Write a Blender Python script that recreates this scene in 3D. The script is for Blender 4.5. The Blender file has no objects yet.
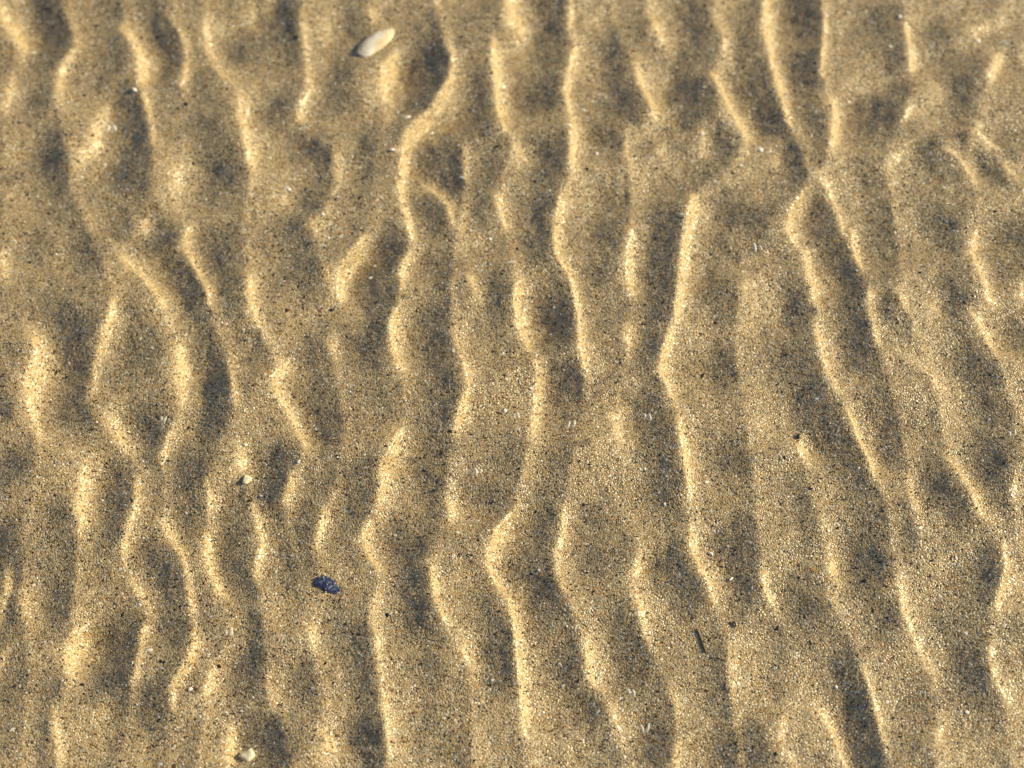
import bpy, bmesh, math, random
import numpy as np

rng = np.random.default_rng(7)
random.seed(7)
S = bpy.context.scene
col = S.collection
R = math.radians

# ------------------------------------------------------------------ camera
HFOV, TILT, DIST = R(30.5), R(28.0), 0.55
CAM_H = DIST * math.cos(TILT)
CAM_Y = -DIST * math.sin(TILT)
FPX = 512.0 / math.tan(HFOV / 2)
cam = bpy.data.cameras.new('camera')
cam_ob = bpy.data.objects.new('camera', cam)
col.objects.link(cam_ob)
cam.sensor_width = 36.0
cam.angle = HFOV
cam.clip_start, cam.clip_end = 0.01, 500.0
cam_ob.location = (0, CAM_Y, CAM_H)
cam_ob.rotation_euler = (TILT, 0, 0)
cam.dof.use_dof = True
cam.dof.focus_distance = 0.528
cam.dof.aperture_fstop = 10.0
S.camera = cam_ob

# ------------------------------------------------------------------ sky and sun
SUN_EL, SUN_AZ = R(23.5), R(14.0)        # azimuth measured from +X towards +Y
w = bpy.data.worlds.new('World')
S.world = w
w.use_nodes = True
nt = w.node_tree
sky = nt.nodes.new('ShaderNodeTexSky')
sky.sky_type = 'NISHITA'
sky.sun_disc = False
sky.sun_elevation = SUN_EL
sky.sun_rotation = R(90) - SUN_AZ
bg = nt.nodes['Background']
nt.links.new(sky.outputs[0], bg.inputs[0])
bg.inputs[1].default_value = 0.06
sun = bpy.data.lights.new('sun', 'SUN')
sun.energy = 5.0
sun.angle = R(2.5)
sun.color = (1.0, 0.835, 0.505)
sun_ob = bpy.data.objects.new('sun', sun)
col.objects.link(sun_ob)
sun_ob.rotation_euler = (0, R(90) - SUN_EL, SUN_AZ)
S.view_settings.view_transform = 'Standard'
S.view_settings.look = 'None'
S.view_settings.gamma = 1.0
S.view_settings.use_curve_mapping = False
S.view_settings.exposure = 0.76
S.cycles.transparent_max_bounces = 12

# ------------------------------------------------------------------ pixel -> point on the level ground
CT, ST = math.cos(TILT), math.sin(TILT)
def gx(px, py, z=0.0):
    """photo pixel(s) -> world x, y on the plane of height z"""
    u = (np.asarray(px, float) - 512) / FPX
    v = (384 - np.asarray(py, float)) / FPX
    dy = v * CT + ST
    dz = v * ST - CT
    t = (z - CAM_H) / dz
    return u * t, CAM_Y + dy * t
def ppm(py):
    """pixels per metre across the ground at a photo row"""
    v = (384 - py) / FPX
    return FPX / (CAM_H / (CT - v * ST))

# ------------------------------------------------------------------ the ripples: where the sand faces the sun (B) and turns away (D)
# (half width in pixels, strength, x, y, x, y ...)
B = [
(4,.5,66,10,75,35,76,48,66,62,58,75,56,100),(7,.9,3,5,5,20,22,45,28,50),(5,.5,12,75,8,95,4,115),
(6,.9,122,25,135,45,140,58,140,85),(3,.8,142,90,145,100,150,120,152,145),(3.5,.6,168,10,178,28,185,42,186,60,182,85),
(8,.6,70,145,80,155,95,150,98,130,105,105),(6,.6,205,20,208,50,215,65,228,80),(5,.4,252,5,252,25),(7,.55,175,170,180,185),
(6,.7,240,95,242,120,248,150,250,170),(5,.5,300,10,303,40,308,65,308,90,300,105,297,120),(9,.3,325,22,325,38),(8,.3,268,0,268,20),
(4,.5,370,10,372,22),(7,.85,395,55,388,70,382,88,384,100),(3,.75,445,40,452,55,450,80,443,95,430,115),(3.2,1.2,430,115,412,133,404,145,403,165,401,178),
(3,.6,464,145,465,165,465,180),(5,.4,335,150,337,175,335,190),(5,1.1,508,3,513,20,520,35),(3.5,1.2,494,40,495,70,498,95,500,115,505,130),
(5,.5,515,145,525,160,530,165),(3,.6,570,0,569,30),(3.5,.8,574,50,570,70,565,90,568,105,572,120),(3.2,1.2,572,120,573,140,571,165),
(8,.3,595,10,600,25),(6,.7,648,8,655,25,662,40),(6,.9,636,65,640,85,648,100,655,115),(4,.55,628,130,626,150,628,160),(6,.35,660,145,660,158),
(5,.5,712,10,720,30,725,50),(4.5,1.2,713,75,720,90,728,110,738,125,745,138),(4,.4,703,130,705,155),(3.6,1.3,766,0,767,30,770,55),(3.4,1.0,770,55,776,80,783,105,790,128),
(3,.6,822,5,825,25,823,50,820,75),(5,.9,832,100,836,115,833,135,830,150),(6,.4,775,155,775,168),(4,.6,815,165,825,185,832,200),
(3,1.0,905,25,909,45,911,62,911,72),(4,.5,910,108,902,122),(7,.4,935,85,940,95),(6,.7,998,55,995,65,988,80),(8,.35,970,30,1000,25),
(8,.4,890,160,900,155),(4.5,1.0,948,150,962,165,974,182),(4,.75,970,132,985,140,1000,152),(4,.5,1003,163,1018,180),
(3,.5,2,250,3,280),(5,.7,145,222,145,228),(3.5,.7,190,230,182,245,190,260,200,275,207,290,208,305),(6,.7,120,255,140,272,155,290,165,310),(6,.4,165,310,172,330),
(5,.7,250,275,248,290,252,310,258,325),(4.5,.6,112,300,110,320,102,340,95,365,92,385,88,400),(7,.7,30,330,40,350,38,365,30,380,32,410,40,440),(5,.35,30,380,33,395),
(6,.9,178,345,181,365,180,380,182,400),(3,.6,228,360,232,375,234,400),(6,.3,285,195,285,205),(5,.4,312,220,312,230),
(3.3,1.1,399,180,402,205),(3.8,.7,402,205,408,220,412,240),(4,.65,425,185,440,195,448,205,453,225),(5,.6,495,195,500,215,505,225),
(4.5,.95,365,237,358,250,345,268,340,280,340,300),(3.5,.7,405,258,400,275,402,285),(5,.9,395,310,391,330,393,350,400,370),
(4.5,.55,452,325,458,350,466,370,468,390),(4,.8,468,390,462,410,455,430),(5,.6,468,275,475,290,480,300),(5,.75,285,365,275,378,278,395,288,410,300,435,308,448),
(5,.4,330,340,330,350),(3.6,.75,562,195,556,215,554,235,556,255,570,275,576,300,578,320,580,345,585,375),(4.5,.7,630,230,628,255,628,275,632,295),
(4,.85,693,195,688,220,683,245,681,275,678,300,675,320),(4.5,.9,672,325,670,335,663,355,661,370,668,385,672,400),(4,1.15,518,285,516,305,520,330,528,348),
(5,.6,535,360,538,375,536,395,535,420,530,435),(6,.5,625,325,628,350),(14,.22,745,285,755,310,750,330),
(3,1.0,802,195,792,215,788,230,795,245),(3.5,1.1,805,255,808,270,814,290,813,300),(5,.6,814,320,818,340,825,365,835,390),
(3,.6,832,200,840,215,843,235),(3,.9,852,230,855,250,862,268),(3.5,.6,868,290,866,305,872,325,878,345),(4,.55,898,290,905,310),(6,.45,935,303,935,315),
(5,.8,975,235,972,255,978,270,985,290,990,300),(4,.5,1022,280,1022,300),(5,.75,970,310,978,325,985,340,995,355),(8,.35,900,350,925,370,945,390),
(7,.55,112,415,120,440,130,455),(4,.7,170,430,165,450,160,460),(7,.7,85,470,80,490,78,510,82,525),(4,.6,136,480,137,500,128,525,122,550,125,570),
(4,.65,162,520,172,540,182,555,188,575,190,600,193,620),(4,.5,205,480,210,500,208,520),(4,.95,206,535,207,550,210,570,222,595),
(7,.7,238,450,240,465,235,470),(3.5,.85,293,470,290,490,283,502),(4,.6,252,500,258,525,262,545,256,570,255,580),(4,.75,325,510,320,530,316,548),
(5,.7,400,430,393,455,382,470,383,485,380,500),(5,.75,368,520,362,540,372,560,380,570),(6,.6,445,500,452,510,450,520),(4,.75,427,560,433,575,435,595,440,610,448,625),
(4.5,.75,510,515,500,530,490,550,488,565,497,585,510,600,515,625,518,660,522,700,525,735),(4.5,.65,563,510,562,535,556,550,555,570,562,590),
(7,.75,615,415,618,440),(4.5,.65,678,420,683,450,688,480,690,500),(4.5,.85,690,530,692,550,700,570,710,585,714,600),(4.5,.6,760,570,765,590,775,610),
(6,.6,640,560,635,570,632,580),(4,.9,848,410,855,430,865,455,875,480),(6,.9,800,446,801,454),(5,.55,908,475,908,490,915,510),
(5,.65,945,455,960,475,972,495,980,515),(5,.5,1015,480,1012,500),(7,.65,828,565,832,575),(4.5,.7,1003,545,1006,570,1000,595,995,610),
(6,.4,20,590,25,610),(8,.8,85,630,72,645,68,660,75,675),(3,.8,145,625,141,645,137,670,132,685),(5,.55,130,580,140,595,148,610),
(3.5,.8,195,630,194,650,188,665,178,680,172,690,172,710),(4.5,.6,212,670,205,695),(5,.6,53,700,55,730,60,755,60,768),(8,.4,105,710,95,720),
(4,1.1,232,730,230,755,230,768),(4,.55,265,670,268,690,275,710),(5,.65,310,625,313,645),(5,.5,375,595,370,615,375,635,378,660,380,690,385,720,388,768),
(9,.65,320,730,330,745,315,755),(7,.55,462,650,470,660),(5,.8,586,645,588,670,592,685),(5,.5,630,580,640,610,645,640),(5,.5,612,710,618,730),
(4,.7,677,745,675,768),(5,.35,672,690,680,720),(5,.45,828,590,835,610),(6,.45,900,580,902,610,915,640,930,670),(4,.6,862,665,870,690,878,720,885,750),
(5,.8,822,710,832,730,845,768),(6,.5,785,715,780,740,795,768),(5,.5,990,650,995,680,1005,700),(5,.5,940,725,935,745),
]
D = [
(11,1.0,47,0,54,25,60,47),(10,.5,40,40,50,58),(9,.5,37,100,36,118),(10,.7,55,140,62,165,58,178),(10,.35,85,70,100,60),(10,.4,110,30,115,60,98,80),
(9,.8,150,5,165,35,172,50,175,62,168,80),(10,.85,125,95,135,115,142,140,138,158,125,170),(10,.4,232,0,236,8),(10,.65,240,45,240,65),(10,.4,200,80,210,100),
(13,.65,205,130,220,150,228,175,215,185),(9,.85,285,0,292,30,298,55),(9,.4,270,115,285,105),(9,.55,340,60,338,100,330,110),(8,.4,355,15,360,35),
(11,1.0,430,50,440,65,432,85,420,95),(12,.75,408,70,415,85),(11,1.3,422,155,440,165,450,160,452,172),(6,.6,445,140,448,145),(9,.5,465,20,460,35),
(10,.5,475,60,475,90,478,120),(9,.6,315,140,325,155,328,180),(10,.35,370,150,375,175),(9,.6,545,0,555,30),(9,.35,530,25,540,45,550,60),
(11,.65,520,105,540,100,555,95,545,85),(10,.5,525,145,550,150,540,175),(11,.6,600,50,615,60,625,85,630,105,610,110),(9,.7,595,130,610,140),
(10,.45,625,20,635,40),(8,.4,640,145,640,155),(12,.5,690,15,700,35,695,45),(11,.85,675,100,690,90,700,100,692,112),(9,.4,745,25,745,55),(7,.55,720,135,730,150),
(11,.95,755,90,765,110,775,120,783,123),(11,1.0,795,5,808,20,812,35),(10,.9,800,60,808,75,800,88),(9,.6,800,105,815,120,822,140),(8,.7,795,150,803,165),
(14,.35,875,20,885,22),(6,.5,895,55,898,70),(12,.35,940,30,950,60),(10,.75,850,125,870,125,890,112,880,110,860,115),(8,.4,900,86,900,94),(8,.4,958,88,958,96),
(6,.4,1018,40,1018,55),(10,.6,928,152,932,158),(9,.4,868,172,872,178),(8,.85,980,155,992,170,1000,182),(6,.6,990,140,1008,156),
(9,.45,85,245,92,255),(9,.3,40,240,40,250),(8,.35,120,220,120,230),(8,.45,175,225,165,242,150,250),(9,.85,175,265,188,285,197,300,195,312),
(10,.55,205,240,215,250,222,270,232,290,235,305),(11,.95,60,315,72,325,75,345,82,365,78,385,70,410),(13,.5,135,310,140,330,135,360,120,375),
(10,.95,200,350,212,365,218,385,215,410,212,430),(9,.3,245,340,242,360),(11,.55,295,230,300,245),(7,.6,308,198,312,202),(14,.4,275,290,270,310),(10,.4,305,275,310,300),
(8,.75,420,205,432,212,438,220),(9,.55,475,195,480,215),(12,.75,375,245,385,255,370,270,370,285,380,305,375,325),(11,.5,425,265,445,275,455,290),
(12,.75,430,325,435,345,440,365,445,385,448,400,440,420,435,440),(8,.65,492,280,500,290,500,300),(8,.5,310,345,312,360),(10,.4,350,338,354,342),(12,.65,320,390,330,410,325,430),
(10,.7,535,205,540,225,540,250,525,240),(8,.4,603,230,607,240),(9,.55,598,268,602,272),(10,.8,655,210,662,225,660,250,658,275,662,300,650,320),
(11,.5,705,260,720,250,715,280,718,310),(9,.45,720,210,755,215),(10,1.0,545,310,555,320,562,315,560,335,550,345),(9,.85,555,375,570,380,560,390),
(9,.6,648,330,655,345,640,360),(10,.4,725,360,725,370),(10,.75,815,205,825,230,835,250,842,265,852,280),(11,.75,850,300,857,320,860,345,855,360),
(7,.6,885,303,880,315),(9,.55,950,290,955,310),(13,.35,880,230,882,240),(9,.5,943,227,947,233),(9,.6,1000,230,1015,235),(10,.45,995,260,1010,280),(9,.8,1010,320,1018,340),
(9,.75,975,370,985,378),(10,.4,795,300,795,320),(12,.4,790,360,810,380),(8,.6,3,405,7,415),(12,.5,10,465,20,470),(9,.55,55,510,60,520),(7,.8,2,540,4,550),
(9,.85,140,420,155,430,160,440,150,455),(10,.65,115,475,122,490,120,510,112,530),(13,.5,185,455,190,480,185,500,195,525),(11,.8,150,555,165,570,172,585,170,600),
(9,.7,230,525,228,550,235,570,245,590),(10,.9,270,455,280,465,278,485,272,495),(8,.6,305,510,303,545,298,560),(11,.55,345,470,370,475,365,490,350,530),
(11,.7,420,470,435,490,438,510,430,520),(11,.95,395,535,410,550,418,565,415,590,420,615,425,630),(10,.65,470,490,490,500,500,510),(10,.6,540,500,548,520,550,535),
(10,.4,598,518,602,522),(10,.45,588,556,592,564),(11,.85,520,570,535,570,545,580,545,600,535,620),(12,.65,645,410,655,440,660,470,660,490),(10,.3,570,460,570,470),
(9,.85,675,560,685,570,692,585,690,600),(10,.5,725,450,730,460),(11,.75,725,540,735,555,745,575,750,600,742,610),(9,.6,660,565,670,575),
(12,.9,810,400,830,430,842,440,850,450),(12,.65,875,405,890,415,895,430,890,450),(10,.6,925,455,935,480,955,500,960,520),(11,.6,985,440,995,470,1003,490),
(10,.5,985,400,1000,420),(11,.85,865,560,872,570,860,575),(10,.35,888,522,892,528),(9,.7,990,560,995,580,990,595),(8,.6,5,615,8,600),(12,.4,58,598,62,602),
(11,1.0,110,640,122,650,125,660,120,675,105,670),(10,.65,160,575,175,590,170,620,180,640,182,660,165,690),(10,.8,148,700,160,705,155,715),(6,.45,195,682,195,688),
(10,.7,240,690,245,680,255,660,262,690),(10,.5,40,680,45,700,45,768),(11,.9,255,735,275,740,282,755),(7,.8,256,615,258,640,258,665),
(12,.55,335,625,350,640,360,660,368,685),(10,.4,303,678,307,682),(11,.95,360,735,372,740,380,755),(10,.7,492,620,500,630,495,645,505,670),(10,.45,430,650,430,670),
(9,.6,565,660,570,670),(8,.3,540,635,540,645),(12,.7,610,600,620,630,630,650,632,670,622,685),(10,.4,590,700,600,720),(9,.6,655,740,660,755),(10,.7,745,740,755,755),
(11,.5,800,600,820,620),(8,.5,895,600,890,620),(10,.85,845,670,858,690,865,715,875,740,878,768),(10,.65,970,655,980,680,982,695),(10,.3,1005,615,1020,625),
]

# crest lines of the ripples, top to bottom: (strength, x, y, x, y ...)
CREST = [
(.6,14,0,14,60,10,80,4,115,2,180,2,250,3,300),
(.7,66,0,75,35,76,48,66,62,58,75,57,100,62,130,68,160,68,180,80,215,98,250,112,300,102,340,92,385,89,402,100,425,130,455,136,480,137,500,128,525,122,550,130,580,148,610,144,630,137,670,132,688,125,720,120,768),
(.8,122,0,124,25,140,58,142,90,152,120,152,145,150,180,160,205,184,235,190,260,207,290,208,305,215,330,228,360,234,400,230,430,215,455,205,480,210,500,208,520,206,545,212,575,224,598,228,640,212,670,205,695,200,730,195,768),
(.5,100,240,120,255,140,272,165,310,178,345,182,400,170,430,160,460,162,520,182,555,190,600,194,640,178,680,172,690,172,712,165,768),
(.7,168,0,185,42,186,60,182,88,186,120),
(.8,203,0,208,50,215,65,228,80,240,95,242,120,248,150,250,170,246,200,240,230,248,260,248,290,256,320,270,350,276,378,278,395,288,410,305,445,297,470,290,490,284,505,290,540,300,580,312,625,313,645,318,690,325,740,320,768),
(.7,238,445,240,470,250,500,258,525,262,545,256,580,262,620,266,670,272,700,285,730,290,768),
(.7,300,0,303,40,308,65,308,90,300,105,298,120,310,138,333,150,337,175,325,205,312,225,318,255,328,285,332,320,330,345,335,380,345,430,336,480,325,510,316,548,320,590),
(.6,370,0,374,22,394,50,386,80,383,100,378,140,372,180,368,230,358,250,345,268,340,280,340,302,350,330),
(1.,432,0,440,25,445,40,452,55,450,80,430,115,405,145,401,178,402,205,410,240,403,262,400,285,393,315,391,330,393,350,402,375,403,410,398,440,384,470,383,485,368,520,363,540,378,572,373,610,378,660,385,720,388,768),
(.8,464,145,466,180,460,215,455,240,450,280,452,325,466,370,468,390,455,430,447,470,447,500,450,515,436,540,427,560,433,575,440,610,455,640,466,660,470,700,470,768),
(.6,430,186,448,205,455,228,468,270,480,300),
(1.,508,0,512,20,500,38,494,48,495,70,500,115,505,130,512,145,500,180,498,205,507,240,513,270,517,290,516,305,520,330,530,350,538,375,536,395,533,425,525,450,520,480,510,515,500,530,488,562,497,585,510,600,518,660,525,735,527,768),
(1.,570,0,569,30,574,50,565,90,572,120,571,165,562,195,554,235,556,255,570,275,578,320,585,375,583,410,572,450,565,490,563,510,562,535,555,562,562,590,575,620,587,650,592,685,605,705,618,730,620,768),
(.8,600,0,620,35,636,65,640,85,654,112,640,130,627,145,628,160,630,190,630,230,628,275,632,295,626,330,626,360,615,400,618,440,622,480,630,530,637,560,632,580,640,610,645,640,660,670,673,700,678,740,675,768),
(.6,645,0,662,40,668,60),
(1.,712,0,724,35,718,60,714,80,728,110,745,138,735,160,715,180,694,196,688,220,681,275,675,320,663,355,661,370,672,400,683,450,690,500,690,530,700,570,714,600,725,640,730,700,740,768),
(1.,766,0,770,55,790,128,800,150,808,172,802,195,789,230,800,250,808,270,814,300,818,340,835,390,848,410,865,455,880,490,890,530,895,570,902,610,930,670,940,720,935,768),
(.9,822,0,825,25,820,75,828,95,836,115,831,150,822,165,828,190,843,235,852,255,866,285,868,305,878,345,888,380,900,420,908,475,912,505,920,550),
(.6,740,270,735,350,745,420,752,480,758,540,765,590,776,615,790,650,785,720,790,768),
(.7,800,435,805,480,820,530,830,570,832,600,850,640,866,675,878,720,888,768),
(.7,902,0,906,30,911,72,908,105,902,122,885,160,890,200,898,250,898,290,905,310,925,365,940,420,950,460,980,515,1003,545,1006,570,996,610,987,640,993,680,1005,700,1010,768),
(.6,1000,0,998,55,988,80,975,115,962,160,974,185,976,215,973,250,985,290,975,312,985,340,1000,365,1015,410,1015,480,1012,510,1020,560),
(.7,85,460,80,490,78,510,75,560,72,600,70,650,60,690,54,720,60,768),
(.6,30,325,38,360,30,385,38,440,30,490,20,540,22,600,28,650,25,710,20,768),
]

# height field grid (periodic)
DX = 0.0006
X0, X1, Y0, Y1 = -0.34, 0.34, -0.27, 0.31
NX, NY = int(round((X1 - X0) / DX)), int(round((Y1 - Y0) / DX))
GX = X0 + np.arange(NX) * DX
GY = Y0 + np.arange(NY) * DX

def raster(field, pts, sig, amp, taper=2.5):
    pts = np.asarray(pts, float)
    m = sig * 3.2
    i0 = max(0, int((pts[:, 0].min() - m - X0) / DX)); i1 = min(NX, int((pts[:, 0].max() + m - X0) / DX) + 2)
    j0 = max(0, int((pts[:, 1].min() - m - Y0) / DX)); j1 = min(NY, int((pts[:, 1].max() + m - Y0) / DX) + 2)
    if i1 <= i0 or j1 <= j0:
        return
    xx, yy = np.meshgrid(GX[i0:i1], GY[j0:j1])
    d2 = np.full(xx.shape, 1e9); along = np.zeros(xx.shape)
    ln = np.sqrt(((pts[1:] - pts[:-1]) ** 2).sum(1)); total = max(ln.sum(), 1e-9); run = 0.0
    for a, b, l in zip(pts[:-1], pts[1:], ln):
        ab = b - a
        L2 = max(ab @ ab, 1e-14)
        t = np.clip(((xx - a[0]) * ab[0] + (yy - a[1]) * ab[1]) / L2, 0, 1)
        d = (xx - a[0] - t * ab[0]) ** 2 + (yy - a[1] - t * ab[1]) ** 2
        along = np.where(d < d2, (run + t * l) / total, along)
        d2 = np.minimum(d2, d)
        run += l
    end = np.minimum(along, 1 - along) * total / (taper * sig)        # strokes fade out towards their ends
    g = amp * np.exp(-d2 / (2 * sig * sig)) * (1 - .45 * np.exp(-end)) / (1 - .45 * math.exp(-total / (2 * taper * sig)))
    f = field[j0:j1, i0:i1]
    np.maximum(f, g, out=f)

H = np.zeros((NY, NX))
def height(x, y):
    fx = (np.asarray(x, float) - X0) / DX; fy = (np.asarray(y, float) - Y0) / DX
    ix, iy = np.floor(fx).astype(int), np.floor(fy).astype(int)
    tx, ty = fx - ix, fy - iy
    a, b = ix % NX, (ix + 1) % NX
    c, d = iy % NY, (iy + 1) % NY
    return (H[c, a] * (1 - tx) * (1 - ty) + H[c, b] * tx * (1 - ty) + H[d, a] * (1 - tx) * ty + H[d, b] * tx * ty)
def seen_at(px, py):
    """x, y of the sand seen at photo pixels, on the relief found so far"""
    z = 0.0
    for _ in range(8):
        x, y = gx(px, py, z)
        z = .5 * z + .5 * height(x, y)
    return x, y

# beyond the frame the ripples go on: random crests of the same size
outer = []
def to_px(x, y):
    dy, dz = y - CAM_Y, -CAM_H
    depth = dy * ST - dz * CT
    up = dy * CT + dz * ST
    return 512 + FPX * x / depth, 384 - FPX * up / depth
def inside(p):
    return -12 < p[0] < 1036 and -12 < p[1] < 780
for cx in np.arange(X0, X1, 0.0215):
    y = Y0 + random.uniform(0, .02)
    while y < Y1:
        ln = random.uniform(.016, .042)
        x = cx + random.uniform(-.006, .006)
        if not any(inside(to_px(x, y + ln * f)) for f in (0, .5, 1)):
            k = random.uniform(-.006, .006)
            pts = [(x + k * t + random.uniform(-.001, .001), y + ln * t) for t in np.linspace(0, 1, 5)]
            a = random.uniform(.45, 1)
            o = random.uniform(.0048, .006)
            outer.append((1, pts, random.uniform(.0024, .0034), a))
            outer.append((0, [(p[0] + o, p[1]) for p in pts], random.uniform(.0009, .0014), a * random.uniform(.6, 1.1)))
            outer.append((0, [(p[0] - o * 1.3, p[1] + .002) for p in pts], random.uniform(.0014, .002), a * random.uniform(.5, .9)))
        y += ln + random.uniform(.002, .014)

KX = 2 * np.pi * np.fft.fftfreq(NX, DX)[None, :]
KY = 2 * np.pi * np.fft.fftfreq(NY, DX)[:, None]
def noise(scale, seed, sy=None):
    n = np.random.default_rng(seed).standard_normal((NY, NX))
    f = np.fft.fft2(n) * np.exp(-(KX ** 2 * scale ** 2 + KY ** 2 * (sy or scale) ** 2) / 2)
    n = np.fft.ifft2(f).real
    return n / n.std()
KL = KX * math.cos(SUN_AZ) + KY * math.sin(SUN_AZ)
KP = -KX * math.sin(SUN_AZ) + KY * math.cos(SUN_AZ)
LAM = 0.06
den = KL ** 2 + LAM * KP ** 2 + (2 * np.pi / 0.09) ** 2 * .12
SE, CE = math.sin(SUN_EL), math.cos(SUN_EL)
mottle = .05 * noise(.0014, 1) + .09 * noise(.0028, 2, .0048)
bead = np.clip(.72 + .28 * noise(.0042, 5, .0058), .15, 1.15)      # crests swell and fade along their length
edge_y = [float(gx(512, 0)[1]), float(gx(512, 768)[1])]
wob = [np.cumsum(np.random.default_rng(60 + i).normal(0, .0006, 400)) for i in range(len(CREST) + 40)]
def crest_field():
    """each ripple: sunlit just right of its crest, turning away towards the next crest"""
    rows_x = np.full((len(CREST) + 40, NY), np.nan); amp = np.zeros((len(CREST) + 40, NY))
    for i, c in enumerate(CREST):
        xs, ys = np.array(c[1::2], float), np.array(c[2::2], float)
        x, y = seen_at(xs, ys)
        o = np.argsort(y); x, y = np.asarray(x)[o], np.asarray(y)[o]
        lo, hi = ys.max() > 760, ys.min() < 5
        row = np.interp(GY, y, x)
        up, dn = GY > y[-1], GY < y[0]
        k = np.clip((np.abs(np.where(up, GY - y[-1], y[0] - GY)) / DX).astype(int) // 3, 0, 399)
        row = np.where(up | dn, row + wob[i][k], row)
        ok = ~(up & (not hi)) & ~(dn & (not lo))
        dist = np.where(up & (not hi), GY - y[-1], 0) + np.where(dn & (not lo), y[0] - GY, 0)
        a = c[0] * np.exp(-(dist / .004) ** 2)
        if not hi: a = a * np.clip((y[-1] - GY) / .006 + .3, 0, 1)
        if not lo: a = a * np.clip((GY - y[0]) / .006 + .3, 0, 1)
        rows_x[i] = np.where(a > .02, row, np.nan); amp[i] = a
    # ripples out of the frame to either side
    n = len(CREST)
    for side in (-1, 1):
        for k in range(8):
            x0 = side * (.175 + .0213 * k) + (GY * .095 if side > 0 else -GY * .095) * (1 if k < 3 else .6)
            rows_x[n] = x0 + .004 * np.sin(GY * 90 + k * 2.1) + .003 * np.sin(GY * 47 + k); amp[n] = .8; n += 1
    out = np.zeros((NY, NX)); lit = np.zeros((NY, NX))
    for j in range(NY):
        v = ~np.isnan(rows_x[:, j])
        xs, a = rows_x[v, j], amp[v, j]
        o = np.argsort(xs); xs, a = xs[o], a[o]
        r = np.searchsorted(xs, GX)
        L, Rr = np.clip(r - 1, 0, len(xs) - 1), np.clip(r, 0, len(xs) - 1)
        gap = np.clip(xs[Rr] - xs[L], .004, .03)
        dl, dr = np.clip(GX - xs[L], 0, None), np.clip(xs[Rr] - GX, 0, None)
        out[j] = np.where(r > 0, a[L], 0) * .52 * np.exp(-dl / (.26 * gap)) - np.where(r < len(xs), a[Rr], 0) * .60 * np.exp(-(dr / (.46 * gap)) ** 2)
        lit[j] = np.where(r > 0, np.clip(a[L] * 1.2, 0, 1), 0) * np.exp(-dl / (.20 * gap))
    soft = np.exp(-(KX ** 2 * .0004 ** 2 + KY ** 2 * .0018 ** 2) / 2)
    return np.fft.ifft2(np.fft.fft2(out) * soft).real, np.clip(np.fft.ifft2(np.fft.fft2(lit) * soft).real, 0, 1)
for attempt in range(3):                 # the relief shifts what each pixel sees, so trace again on it
    FB = np.zeros((NY, NX)); FD = np.zeros((NY, NX))
    for field, strokes, layers in ((FB, B, ((.72, 1), (1.6, .42))), (FD, D, ((1.32, 1), (2.1, .4)))):
        for s in strokes:
            xs, ys = np.array(s[2::2], float), np.array(s[3::2], float)
            wp = np.stack(seen_at(xs, ys), 1)
            sg = s[0] / ppm(ys.mean())
            for kw, ka in layers: raster(field, wp, sg * kw, s[1] * ka)
    for dark, pts, sg, a in outer:
        raster(FD if dark else FB, pts, sg, a)
    # light wanted on each spot, relative to level sand -> the tilt towards the sun that gives it
    saw, lit = crest_field()          # shade ends sharply at the crest beyond it
    rel = .93 + bead * saw + 2.4 * FB - 1.28 * (1 - .9 * lit) * np.minimum(FD, 1.2) ** .9 + mottle
    rel = np.where(rel < .50, .0 + .50 * np.exp((np.minimum(rel, .50) - .50) / .50), np.minimum(rel, 2.46))
    slope = -np.tan(np.arcsin(np.clip(rel * SE, -.5, .97)) - SUN_EL)
    for it in range(9):
        HF = np.fft.fft2(slope - slope.mean()) * (-1j * KL) / den
        hl, hp = np.fft.ifft2(HF * 1j * KL).real, np.fft.ifft2(HF * 1j * KP).real
        got = (SE - hl * CE) / np.sqrt(1 + hl ** 2 + hp ** 2) / SE
        if it < 8: slope += .30 * (got - rel)
    H = np.fft.ifft2(HF).real
    H -= H.mean()
print('fit', np.std(got - rel), np.std(rel), np.corrcoef(got.ravel(), rel.ravel())[0, 1], 'across', hp.std(), 'along', hl.std())
# a fine unevenness of its own
H += .00005 * noise(.0009, 3)
print('height', H.min(), H.max(), H.std())

def on_ground(px, py):
    """point of the sand seen at a photo pixel"""
    z = 0.0
    for _ in range(12):
        x, y = gx(px, py, z)
        z = .4 * z + .6 * float(height(x, y))
    return float(x), float(y), z

# ------------------------------------------------------------------ materials
def mat(name):
    m = bpy.data.materials.new(name)
    m.use_nodes = True
    return m, m.node_tree, m.node_tree.nodes['Principled BSDF']
def ramp(nt, stops, interp='LINEAR'):
    r = nt.nodes.new('ShaderNodeValToRGB')
    r.color_ramp.interpolation = interp
    e = r.color_ramp.elements
    while len(e) < len(stops): e.new(0.5)
    for el, (p, c) in zip(e, stops):
        el.position = p; el.color = (*c, 1)
    return r
GRAIN = [(0.0, (.014, .012, .011)), (.035, (.035, .026, .017)), (.065, (.15, .095, .044)), (.12, (.31, .213, .10)), (.24, (.41, .312, .168)), (.42, (.48, .392, .228)),
         (.58, (.42, .322, .172)), (.72, (.55, .472, .315)), (.83, (.46, .27, .085)), (.89, (.36, .33, .265)), (.95, (.65, .58, .44)), (.988, (.86, .82, .74))]

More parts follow.
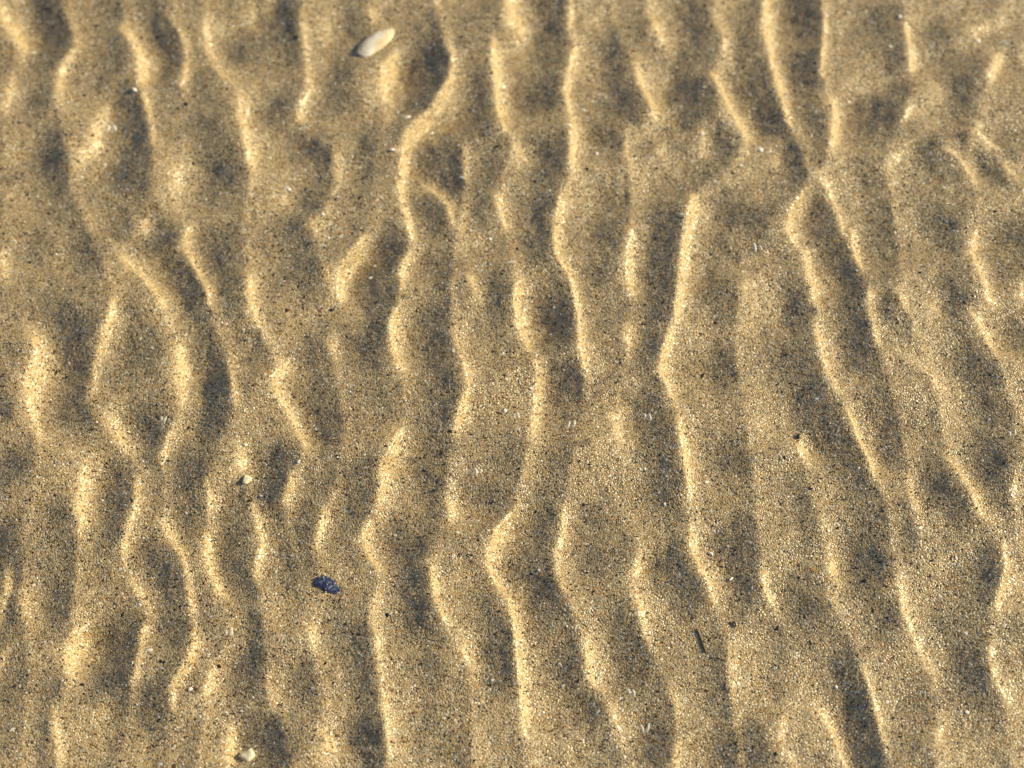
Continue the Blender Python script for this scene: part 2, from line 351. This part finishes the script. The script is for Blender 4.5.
m_sand, n, p = mat('wet_sand')
tc = n.nodes.new('ShaderNodeTexCoord')
vo = n.nodes.new('ShaderNodeTexVoronoi'); vo.inputs['Scale'].default_value = 1900
n.links.new(tc.outputs['Object'], vo.inputs['Vector'])
sp = n.nodes.new('ShaderNodeSeparateColor')
n.links.new(vo.outputs['Color'], sp.inputs[0])
rp = ramp(n, GRAIN, 'CONSTANT')
n.links.new(sp.outputs[0], rp.inputs[0])
n.links.new(rp.outputs[0], p.inputs['Base Color'])
p.inputs['Roughness'].default_value = .34
bp = n.nodes.new('ShaderNodeBump'); bp.inputs['Strength'].default_value = .8; bp.inputs['Distance'].default_value = .0004; bp.invert = True
n.links.new(vo.outputs['Distance'], bp.inputs['Height'])
n.links.new(bp.outputs[0], p.inputs['Normal'])

m_grain, n, p = mat('sand_grain')
at = n.nodes.new('ShaderNodeAttribute'); at.attribute_type = 'INSTANCER'; at.attribute_name = 'tone'
rp = ramp(n, GRAIN)
n.links.new(at.outputs['Fac'], rp.inputs[0])
n.links.new(rp.outputs[0], p.inputs['Base Color'])
p.inputs['Roughness'].default_value = .24
p.inputs['Specular IOR Level'].default_value = .55

m_water = bpy.data.materials.new('clear_water')
m_water.use_nodes = True
n = m_water.node_tree
n.nodes.clear()
out = n.nodes.new('ShaderNodeOutputMaterial')
mix = n.nodes.new('ShaderNodeMixShader')
tr = n.nodes.new('ShaderNodeBsdfTransparent')
gl = n.nodes.new('ShaderNodeBsdfGlossy'); gl.inputs['Roughness'].default_value = .02
fr = n.nodes.new('ShaderNodeFresnel'); fr.inputs['IOR'].default_value = 1.333
geo = n.nodes.new('ShaderNodeNewGeometry')          # light passes the thin film straight, so no total reflection from below
ior = n.nodes.new('ShaderNodeMapRange'); ior.inputs['To Min'].default_value = 1.333; ior.inputs['To Max'].default_value = 1 / 1.333
n.links.new(geo.outputs['Backfacing'], ior.inputs['Value']); n.links.new(ior.outputs[0], fr.inputs['IOR'])
n.links.new(fr.outputs[0], mix.inputs[0])
n.links.new(tr.outputs[0], mix.inputs[1]); n.links.new(gl.outputs[0], mix.inputs[2])
n.links.new(mix.outputs[0], out.inputs[0])

m_bubble = bpy.data.materials.new('bubble_film')
m_bubble.use_nodes = True
n = m_bubble.node_tree
n.nodes.clear()
out = n.nodes.new('ShaderNodeOutputMaterial')
lw = n.nodes.new('ShaderNodeLayerWeight'); lw.inputs['Blend'].default_value = .45
mr = n.nodes.new('ShaderNodeMapRange'); mr.inputs['To Min'].default_value = .16; mr.inputs['To Max'].default_value = .9
n.links.new(lw.outputs['Facing'], mr.inputs['Value'])
mx = n.nodes.new('ShaderNodeMixShader')
n.links.new(mr.outputs[0], mx.inputs[0])
n.links.new(n.nodes.new('ShaderNodeBsdfTransparent').outputs[0], mx.inputs[1])
pb = n.nodes.new('ShaderNodeBsdfPrincipled'); pb.inputs['Base Color'].default_value = (.75, .76, .76, 1); pb.inputs['Roughness'].default_value = .12
n.links.new(pb.outputs[0], mx.inputs[2]); n.links.new(mx.outputs[0], out.inputs[0])

def noisy(name, c0, c1, scale, rough=.5, c2=None):
    m, n, p = mat(name)
    tc = n.nodes.new('ShaderNodeTexCoord')
    no = n.nodes.new('ShaderNodeTexNoise'); no.inputs['Scale'].default_value = scale; no.inputs['Detail'].default_value = 4
    n.links.new(tc.outputs['Object'], no.inputs['Vector'])
    st = [(.35, c0), (.62, c1)]
    if c2: st.append((.72, c2))
    r = ramp(n, st)
    n.links.new(no.outputs[0], r.inputs[0])
    n.links.new(r.outputs[0], p.inputs['Base Color'])
    p.inputs['Roughness'].default_value = rough
    return m
m_shell = noisy('worn_white_shell', (.90, .88, .82), (.74, .60, .38), 190, .35)
m_mussel = noisy('blue_black_shell', (.012, .016, .045), (.07, .09, .19), 1300, .2, (.48, .52, .58))
m_twig = noisy('dark_twig', (.035, .022, .011), (.075, .045, .02), 900, .6)
m_black = noisy('black_mineral', (.008, .008, .009), (.03, .028, .028), 900, .4)
m_white = noisy('white_shell_grit', (.86, .85, .82), (.72, .68, .60), 700, .3)
m_yellow = noisy('cream_pebble', (.82, .70, .45), (.90, .83, .64), 500, .45)
m_grit = noisy('clinging_sand', (.42, .40, .36), (.22, .25, .33), 900, .4)
m_brown = noisy('brown_flake', (.14, .05, .02), (.24, .10, .04), 700, .5)

# ------------------------------------------------------------------ the sand bed: one sheet to the horizon
def axis(a, b, step, far):
    core = list(np.arange(a, b + step / 2, step))
    out, s, v = [], step, core[-1]
    while v < far:
        s *= 1.22; v += s; out.append(v)
    lo, s, v = [], step, core[0]
    while v > -far:
        s *= 1.22; v -= s; lo.append(v)
    return np.array(lo[::-1] + core + out)
def sheet(name, ax, ay, zfun, m):
    xx, yy = np.meshgrid(ax, ay)
    zz = zfun(xx, yy)
    nx, ny = len(ax), len(ay)
    me = bpy.data.meshes.new(name)
    me.vertices.add(nx * ny)
    me.vertices.foreach_set('co', np.stack([xx, yy, zz], -1).astype(np.float32).ravel())
    i = (np.arange(ny - 1)[:, None] * nx + np.arange(nx - 1)[None, :]).ravel()
    q = np.stack([i, i + 1, i + nx + 1, i + nx], 1).astype(np.int32)
    me.loops.add(q.size)
    me.loops.foreach_set('vertex_index', q.ravel())
    me.polygons.add(len(q))
    me.polygons.foreach_set('loop_start', np.arange(0, q.size, 4, dtype=np.int32))
    me.polygons.foreach_set('use_smooth', np.ones(len(q), bool))
    me.update(calc_edges=True)
    me.materials.append(m)
    o = bpy.data.objects.new(name, me)
    col.objects.link(o)
    return o
def fade(xx, yy):
    r = np.maximum(np.maximum(np.abs(xx) - .33, 0), np.maximum(np.maximum(yy - .30, -.26 - yy), 0))
    return 1 / (1 + (r / .35) ** 2)
sand = sheet('sand', axis(-.215, .215, .0007, 60), axis(-.165, .205, .0007, 60), lambda x, y: height(x, y) * fade(x, y), m_sand)
sand['kind'] = 'structure'

# ------------------------------------------------------------------ loose sand grains lying on the bed
def scatter():
    full, wide = 6.6e6, 1.2e6
    a = rng.uniform([-.19, -.135], [.19, .165], (int(.38 * .30 * full), 2))
    b = rng.uniform([-.32, -.25], [.32, .29], (int(.64 * .54 * wide), 2))
    inb = (np.abs(b[:, 0]) < .19) & (b[:, 1] > -.135) & (b[:, 1] < .165)
    b = b[~inb]
    e = np.maximum(np.abs(b[:, 0]) - .19, np.maximum(b[:, 1] - .165, -.135 - b[:, 1])) / .11
    b = b[rng.random(len(b)) > e]
    return np.concatenate([a, b])
pt = scatter()
N = len(pt)
size = np.clip(rng.lognormal(math.log(.000175), .32, N), .0001, .0006)
tone = rng.random(N)
size = np.where(tone < .035, size * 1.05, size)
z = height(pt[:, 0], pt[:, 1]) * fade(pt[:, 0], pt[:, 1]) + size * rng.uniform(-.25, .15, N)
def sample(F):
    return F[np.clip(((pt[:, 1] - Y0) / DX).astype(int), 0, NY - 1), np.clip(((pt[:, 0] - X0) / DX).astype(int), 0, NX - 1)]
ang = sample(noise(.006, 11)) * .8 + rng.normal(0, .7, N)
rot = np.stack([np.zeros(N), np.zeros(N), ang], 1)
scl = np.stack([size * rng.uniform(1.05, 1.75, N), size * rng.uniform(.7, 1.0, N), size * rng.uniform(.12, .22, N)], 1)
hgy, hgx = np.gradient(H, DX)
nrm = np.stack([-sample(hgx), -sample(hgy), np.ones(N)], 1) + rng.normal(0, .085, (N, 3)) * (1, 1, 0)
me = bpy.data.meshes.new('sand_grains')
me.vertices.add(N)
me.vertices.foreach_set('co', np.stack([pt[:, 0], pt[:, 1], z], 1).astype(np.float32).ravel())
for nm, ty, key, arr in (('tone', 'FLOAT', 'value', tone), ('turn', 'FLOAT_VECTOR', 'vector', rot), ('span', 'FLOAT_VECTOR', 'vector', scl), ('up', 'FLOAT_VECTOR', 'vector', nrm)):
    at = me.attributes.new(nm, ty, 'POINT')
    at.data.foreach_set(key, arr.astype(np.float32).ravel())
grains = bpy.data.objects.new('sand_grains', me)
col.objects.link(grains)
grains['kind'] = 'stuff'
grains['label'] = 'loose tan, cream and orange sand grains covering the rippled bed'
grains['category'] = 'sand'
ng = bpy.data.node_groups.new('lay_grains', 'GeometryNodeTree')
ng.interface.new_socket('Geometry', in_out='INPUT', socket_type='NodeSocketGeometry')
ng.interface.new_socket('Geometry', in_out='OUTPUT', socket_type='NodeSocketGeometry')
A = ng.nodes.new
gi, go = A('NodeGroupInput'), A('NodeGroupOutput')
toi = A('GeometryNodeGeometryToInstance')
for k in range(5):
    ico = A('GeometryNodeMeshIcoSphere'); ico.inputs['Radius'].default_value = 1; ico.inputs['Subdivisions'].default_value = 2
    no = A('ShaderNodeTexNoise'); no.noise_dimensions = '4D'; no.inputs['Scale'].default_value = .9; no.inputs['W'].default_value = k * 7.3
    no.inputs['Detail'].default_value = 1
    ps = A('GeometryNodeInputPosition'); ng.links.new(ps.outputs[0], no.inputs['Vector'])
    ma = A('ShaderNodeMath'); ma.operation = 'MULTIPLY_ADD'; ma.inputs[1].default_value = 1.3; ma.inputs[2].default_value = .35
    ng.links.new(no.outputs[0], ma.inputs[0])
    vm = A('ShaderNodeVectorMath'); vm.operation = 'SCALE'
    ng.links.new(ps.outputs[0], vm.inputs[0]); ng.links.new(ma.outputs[0], vm.inputs['Scale'])
    sp_ = A('GeometryNodeSetPosition'); ng.links.new(ico.outputs['Mesh'], sp_.inputs['Geometry']); ng.links.new(vm.outputs[0], sp_.inputs['Position'])
    sm = A('GeometryNodeSetMaterial'); sm.inputs['Material'].default_value = m_grain
    ng.links.new(sp_.outputs[0], sm.inputs['Geometry'])
    ng.links.new(sm.outputs[0], toi.inputs[0])
iop = A('GeometryNodeInstanceOnPoints')
iop.inputs['Pick Instance'].default_value = True
def named(nm, ty):
    q = A('GeometryNodeInputNamedAttribute'); q.data_type = ty; q.inputs['Name'].default_value = nm
    return next(o for o in q.outputs if o.enabled and o.name == 'Attribute')
e2r = A('FunctionNodeEulerToRotation'); ng.links.new(named('turn', 'FLOAT_VECTOR'), e2r.inputs[0])
ng.links.new(gi.outputs[0], iop.inputs['Points']); ng.links.new(toi.outputs[0], iop.inputs['Instance'])
al = A('FunctionNodeAlignRotationToVector'); al.axis = 'Z'; al.pivot_axis = 'AUTO'
ng.links.new(e2r.outputs[0], al.inputs['Rotation']); ng.links.new(named('up', 'FLOAT_VECTOR'), al.inputs['Vector'])
ng.links.new(al.outputs[0], iop.inputs['Rotation']); ng.links.new(named('span', 'FLOAT_VECTOR'), iop.inputs['Scale'])
ng.links.new(iop.outputs[0], go.inputs[0])
md = grains.modifiers.new('lay_grains', 'NODES'); md.node_group = ng
print('grains', N)

# ------------------------------------------------------------------ the film of clear water
WATER_Z = float(H.max()) + .0006
wn1, wn2 = noise(.012, 21), noise(.005, 22)
def wz(x, y):
    i = ((np.asarray(x) - X0) / DX).astype(int) % NX; j = ((np.asarray(y) - Y0) / DX).astype(int) % NY
    return WATER_Z + (.00022 * wn1[j, i] + .00005 * wn2[j, i]) * fade(x, y)
water = sheet('water', axis(-.215, .215, .002, 60), axis(-.165, .205, .002, 60), wz, m_water)
water['kind'] = 'structure'

# ------------------------------------------------------------------ single things on the bed
def link(name, bm, m, parent=None, smooth=True):
    me = bpy.data.meshes.new(name)
    bm.to_mesh(me); bm.free()
    me.materials.append(m)
    for p_ in me.polygons: p_.use_smooth = smooth
    o = bpy.data.objects.new(name, me)
    col.objects.link(o)
    if parent: o.parent = parent
    return o
def tag(o, label, cat, group=None):
    o['label'] = label; o['category'] = cat
    if group: o['group'] = group
    return o
def place(o, px, py, deg=0, lift=0.0, tilt=(0, 0)):
    x, y, zz = on_ground(px, py)
    o.location = (x, y, zz + lift)
    o.rotation_euler = (tilt[0], tilt[1], R(deg))
    return o
def bed_down(o, px, py, deg, rx, ry, lift):
    """lay a flat thing on the mean slope of the sand under it"""
    x, y, _ = on_ground(px, py)
    c, sn = math.cos(R(deg)), math.sin(R(deg))
    u, v = np.meshgrid(np.linspace(-1, 1, 9), np.linspace(-1, 1, 9))
    u, v = u.ravel() * rx * .8, v.ravel() * ry * .8
    qx, qy = x + u * c - v * sn, y + u * sn + v * c
    k = np.linalg.lstsq(np.stack([qx - x, qy - y, np.ones_like(qx)], 1), height(qx, qy), rcond=None)[0]
    from mathutils import Vector, Quaternion
    q = Vector((0, 0, 1)).rotation_difference(Vector((-k[0], -k[1], 1)).normalized()) @ Quaternion((0, 0, 1), R(deg))
    o.rotation_euler = q.to_euler()
    o.location = (x, y, k[2] + lift)
def P(n_px, py):
    return n_px / ppm(py)
def lump(sx, sy, sz, seed, rough=.25, sub=3):
    """an irregular worn stone"""
    bm = bmesh.new()
    bmesh.ops.create_icosphere(bm, subdivisions=sub, radius=1)
    r = random.Random(seed)
    dirs = [(np.array([r.gauss(0, 1) for _ in range(3)]), r.uniform(-rough, rough)) for _ in range(9)]
    dirs = [(d / np.linalg.norm(d), a) for d, a in dirs]
    cuts = []
    for _ in range(8):
        d = np.array([r.gauss(0, 1) for _ in range(3)]); cuts.append((d / np.linalg.norm(d), r.uniform(.62, .9)))
    for v in bm.verts:
        c = np.array(v.co)
        k = 1 + sum(a * max(0, c @ d) ** 2 for d, a in dirs)
        for d, lim in cuts: k = min(k, lim / max(c @ d, 1e-3))          # broken faces
        v.co = (c[0] * k * sx, c[1] * k * sy, c[2] * k * sz)
    return bm

# white shell
def shell_bm(L, W, Hh, th, full=2.2, jag=0.0):
    """a curved valve, open side down, with a real thickness and growth rings"""
    bm = bmesh.new()
    nr, na = 12, 48
    rings = []
    for side in (0, 1):
        g = []
        for i in range(nr + 1):
            f = i / nr
            row = []
            for j in range(na):
                t = 2 * math.pi * j / na
                e = 1 + .07 * math.cos(2 * t + .6) + .03 * math.cos(5 * t) + jag * (math.cos(3 * t + 1) + .7 * math.sin(7 * t) + .5 * math.cos(11 * t))
                x = L * f * e * math.cos(t) * (1 - .05 * math.sin(t)); yv = W * f * e * math.sin(t) * (1 - .06 * math.cos(t))
                zv = Hh * (1 - f ** full) + .09 * Hh * math.cos(f * 26) * f - side * th
                row.append(bm.verts.new((x, yv, zv)) if i else None)
            g.append(row)
        c = bm.verts.new((0, 0, Hh - side * th + .05 * Hh * 0))
        for j in range(na):
            k = (j + 1) % na
            fs = (c, g[1][j], g[1][k]) if side == 0 else (c, g[1][k], g[1][j])
            bm.faces.new(fs)
            for i in range(1, nr):
                q = (g[i][j], g[i + 1][j], g[i + 1][k], g[i][k])
                bm.faces.new(q if side == 0 else q[::-1])
        rings.append(g[nr])
    for j in range(na):
        k = (j + 1) % na
        bm.faces.new((rings[0][j], rings[1][j], rings[1][k], rings[0][k]))
    return bm
o = link('shell_fragment', shell_bm(P(21.5, 43), P(10.5, 43), P(2.6, 43), P(1.4, 43), 2.6, .018), m_shell)
bed_down(o, 375.5, 43.5, 44, P(22, 43), P(10, 43), P(1.6, 43))
tag(o, 'large worn white oval shell fragment with tan stain, lying on rippled sand', 'shell')

# blue-black mussel fragment with grit on it
o = link('mussel_fragment', shell_bm(P(13, 585), P(7.5, 585), P(1.1, 585), P(.8, 585), 2.2, .09), m_mussel)
bed_down(o, 327.5, 585, -26, P(13, 585), P(7.5, 585), P(.7, 585))
tag(o, 'small blue-black mussel shell fragment half covered by sand grains', 'shell')
gb = bmesh.new()
for k in range(9):
    a, f = random.uniform(0, 6.283), math.sqrt(random.random())
    t_ = lump(P(random.uniform(.4, 1.7), 585), P(random.uniform(.4, 1.2), 585), P(.5, 585), 300 + k, .3, 1)
    t_.transform(__import__('mathutils').Matrix.Translation((P(14.5, 585) * f * math.cos(a), P(8, 585) * f * math.sin(a), P(1.2, 585) * (1 - f ** 2.2))))
    tm = bpy.data.meshes.new('tmp'); t_.to_mesh(tm); t_.free(); gb.from_mesh(tm); bpy.data.meshes.remove(tm)
g_ = link('sand_grit', gb, m_grit, o); g_['kind'] = 'stuff'
# twigs
def twig(pts, r0, r1):
    bm = bmesh.new()
    rings = []
    nseg = 8
    for i, (x, y, zz) in enumerate(pts):
        f = i / (len(pts) - 1)
        r = (r0 + (r1 - r0) * f) * (1 + .18 * math.sin(i * 2.7))
        if i in (0, len(pts) - 1): r *= .5
        a = pts[max(0, i - 1)]; b = pts[min(len(pts) - 1, i + 1)]
        t = np.array(b) - np.array(a); t = t / np.linalg.norm(t)
        s = np.cross(t, (0, 0, 1)); s = s / np.linalg.norm(s); u = np.cross(s, t)
        rings.append([bm.verts.new(np.array((x, y, zz)) + r * (math.cos(k * 2 * math.pi / nseg) * s + math.sin(k * 2 * math.pi / nseg) * u)) for k in range(nseg)])
    for a, b in zip(rings[:-1], rings[1:]):
        for k in range(nseg):
            bm.faces.new((a[k], a[(k + 1) % nseg], b[(k + 1) % nseg], b[k]))
    bm.faces.new(rings[0]); bm.faces.new(rings[-1][::-1])
    return bm
def twig_thing(path, rad, lift, label):
    pts3 = []
    for (px, py) in path:
        pts3.append(on_ground(px, py))
    c = np.mean(pts3, 0); zz = np.mean([q[2] for q in pts3]) + lift
    loc = [(q[0] - c[0], q[1] - c[1], q[2] - c[2]) for q in pts3]
    o = link('twig', twig(loc, P(rad, path[0][1]), P(rad * 1.25, path[0][1])), m_twig)
    o.location = (c[0], c[1], zz)
    return tag(o, label, 'twig')
twig_thing([(696.5, 629), (698.5, 633), (700.5, 638), (702.3, 643), (704, 648), (705.5, 652.5)], .75, .00012, 'thin straight dark plant stem casting a parallel shadow on pale sand')
twig_thing([(732.5, 621.5), (734, 622.5), (735.3, 624.5), (736, 627)], .9, .0004, 'tiny hooked dark plant scrap beside the straight stem')

# pebbles
MARKS = [((375, 43), 'the large white shell'), ((327, 585), 'the blue-black shell fragment'), ((701, 640), 'the thin dark stem'), ((247, 480), 'the knobbly yellow pebble'), ((247, 756), 'the cream pebble'),
         ((810, 170), 'the X-shaped ridge crossing'), ((410, 170), 'the hooked ridge loop'), ((675, 300), 'the long straight ridge'), ((860, 450), 'the slanting long ridge'),
         ((495, 570), 'the sharply kinked ridge'), ((552, 325), 'the round dark pit'), ((75, 360), 'the long dark trough'), ((120, 660), 'the deep wide hollow'), ((145, 110), 'the curved bright shelf'), ((910, 60), 'the short bright crest')]
def speck_label(colour, px, py, w_, h_):
    shape = 'elongated' if max(w_, h_) / min(w_, h_) > 1.38 else 'roundish'
    x, y, _ = on_ground(px, py)
    i, j = int((x - X0) / DX), int((y - Y0) / DX)
    v = FB[j, i] - FD[j, i]
    spot = 'on a bright sunlit ripple face' if v > .3 else 'in a shaded grey hollow' if v < -.3 else 'on even tan sand'
    d, nm = min((math.hypot(px - m[0][0], py - m[0][1]), m[1]) for m in MARKS)
    near = ' near ' + nm if d < 110 else ''
    return f'tiny {shape} {colour} speck {spot}{near}'
def stone(name, px, py, w_, h_, deg, m, seed, label, cat, group=None, lift=.2, rough=.3, flat=.6):
    o = link(name, lump(P(w_ / 2, py), P(h_ / 2, py), P(min(w_, h_) / 2 * flat, py), seed, rough), m)
    place(o, px, py, deg, P(min(w_, h_) / 2, py) * lift)
    return tag(o, label, cat, group)
stone('pebble', 247, 480, 12.5, 9.5, 35, m_yellow, 3, 'knobbly yellow pebble on a bright ridge beside a dark hollow', 'pebble', rough=.7)
stone('pebble', 245, 445, 6, 4, -10, m_yellow, 5, 'tiny yellow chip just up the ridge from the knobbly yellow pebble', 'pebble')
stone('pebble', 247, 756, 19, 14.5, 25, m_yellow, 8, 'pale cream rounded pebble lying against a steep bright ridge', 'pebble', rough=.55)
stone('shell_grit', 190.5, 689.5, 6.5, 4.5, 20, m_white, 9, 'off-white shell chip in a small hollow beside a curved thin ridge', 'shell grit')
stone('shell_grit', 150.3, 650, 6.5, 3.6, 5, m_white, 10, 'elongated white shell chip right of a deep blue-tinted hollow', 'shell grit')
stone('shell_grit', 711, 554, 6.5, 4.5, -30, m_white, 11, 'angular white chip at the head of a grey hollow, the larger of two', 'shell grit')
stone('shell_grit', 731, 579, 5.5, 3, 20, m_white, 12, 'flat white chip further down the same grey hollow as an angular chip', 'shell grit')
stone('shell_grit', 134, 90, 7, 4, -20, m_white, 13, 'white shell chip on a thin bright ridge crest', 'shell grit')
stone('shell_grit', 407, 118, 7.5, 5.5, 10, m_white, 14, 'bluish-white chip below the round hollow near the large white shell', 'shell grit')
stone('brown_flake', 288, 310, 7, 3.2, -5, m_brown, 15, 'small reddish-brown flake on smooth sand', 'flake')
stone('black_stone', 798.5, 436.5, 3.6, 7, 5, m_black, 16, 'largest black stone speck, at the edge of a bright ridge', 'black stone', flat=1, lift=.5)
for i, (px, py, w_, h_, dg) in enumerate([(186, 104.5, 4.2, 6.2, 0), (92.5, 135.5, 4.5, 4.2, 0), (99, 155, 4, 2.8, 10), (331, 310, 5.4, 4.4, -20), (56.5, 371.5, 4.2, 5.4, 0),
        (434.5, 490, 5.2, 3.8, 0), (517.5, 249, 4.8, 4, 20), (387, 615, 5, 5.6, 30), (778, 628, 3, 5.5, 20), (810.5, 643.5, 2.8, 6, 30), (821, 479, 4.2, 3.2, 20),
        (811, 489, 4.8, 3.6, 0), (519.5, 739, 4, 3.2, -20), (190, 630.5, 4, 2.8, 0), (27, 194.5, 4, 3.2, 0), (865, 581, 5.4, 4, 30), (901, 737, 4, 3.2, 0),
        (164, 662, 3, 4, 0), (770, 286, 5, 3, 5), (920, 273, 4, 3, 0), (786, 355, 4.4, 3, 10), (282, 712.5, 4, 2.8, 10), (372, 659, 3.4, 3.4, 0), (17, 178, 3.4, 3, 0),
        (327.5, 326, 3.4, 3.4, 0), (297, 37, 5, 5.5, 0), (98, 26, 7, 3.4, 0), (587, 169, 4, 3.2, 0), (657, 168.5, 4, 3.4, 0), (55, 495, 3, 3.6, 0)]):
    stone('black_stone', px, py, w_, h_, dg, m_black, 40 + i, speck_label('black stone', px, py, w_, h_), 'black stone', 'black specks on the sand', flat=.4, lift=-.05)
for i, (px, py, w_, h_) in enumerate([(33, 53, 5, 3.4), (391.5, 149.5, 5.5, 4.5), (432, 133.5, 5, 4), (322.5, 214, 5, 5), (329, 238, 4, 4), (374.5, 266, 3.6, 3.2), (371, 278, 5, 3), (490, 239, 4.2, 4.2),
        (505, 410.5, 4.6, 4.2), (102.5, 500.5, 4.4, 3.4), (298.5, 462, 3.6, 3.6), (451, 481, 3, 4), (967, 712, 4.6, 4.6), (69, 362.5, 3.2, 2.6), (539, 570, 4, 3.4), (978, 41, 5.5, 5),
        (761, 150, 6, 5), (900, 17, 4.5, 4), (890.5, 47, 5, 4), (288, 189, 6, 4.4), (848, 102, 3.4, 3.2), (596, 154, 4, 5), (213, 517.5, 3.4, 3), (645, 469, 3.4, 3), (567, 626, 2.8, 2.8), (836, 687, 4, 4), (859, 468, 3.6, 3), (665, 504, 3.8, 4)]):
    stone('shell_grit', px, py, w_, h_, random.uniform(-40, 40), m_white, 90 + i, speck_label('white shell', px, py, w_, h_), 'shell grit', 'white specks on the sand', flat=.4, lift=-.05)

# ------------------------------------------------------------------ small air bubbles resting on the water
def bubble_bm(rx, ry, rz):
    bm = bmesh.new()
    bmesh.ops.create_uvsphere(bm, u_segments=20, v_segments=14, radius=1)
    bmesh.ops.delete(bm, geom=[v for v in bm.verts if v.co.z < -.25], context='VERTS')
    bmesh.ops.scale(bm, vec=(rx, ry, rz), verts=bm.verts)
    return bm
for px, py, spot, rr in [(757, 248, 'above a low tan rise', (2.0, 5.0)), (228, 632, 'between two curved ridges', (1.8, 4.6)), (647, 417, 'at the head of a long shaded trough', (1.9, 4.6)),
                     (571.5, 425, 'between two faint ridges', (1.7, 4.2)), (1012, 432, 'over rippled sand past the steep ridges', (1.8, 4.4)), (163, 420, 'at the tip of a dark pit', (1.2, 4.4)),
                     (478, 470, 'above a shaded scoop', (1.8, 4.2)), (516, 414, 'beside a round white speck', (1.4, 3.8)), (111, 130, 'over a bright shelf beside a dark scoop', (2.2, 4.6)),
                     (631, 692, 'just past the end of a grey trough', (1.8, 4.0)), (645, 729, 'beside a short bright ridge', (2.0, 4.6))]:
    for k in (-1, 1):
        x, y = gx(px + k * rr[0] * random.uniform(1.2, 1.8), py + random.uniform(-1.8, 1.8), WATER_Z)
        o = link('air_bubble', bubble_bm(P(rr[0] * random.uniform(.7, 1.2), py), P(rr[1] * random.uniform(.55, 1.1), py), P(rr[0], py) * 1.1), m_bubble)
        o.location = (float(x), float(y), float(wz(x, y)) - .0001)
        o.rotation_euler.z = random.uniform(-.35, .35)
        tag(o, 'clear air bubble of a touching pair ' + spot, 'bubble', 'air bubbles on the water')
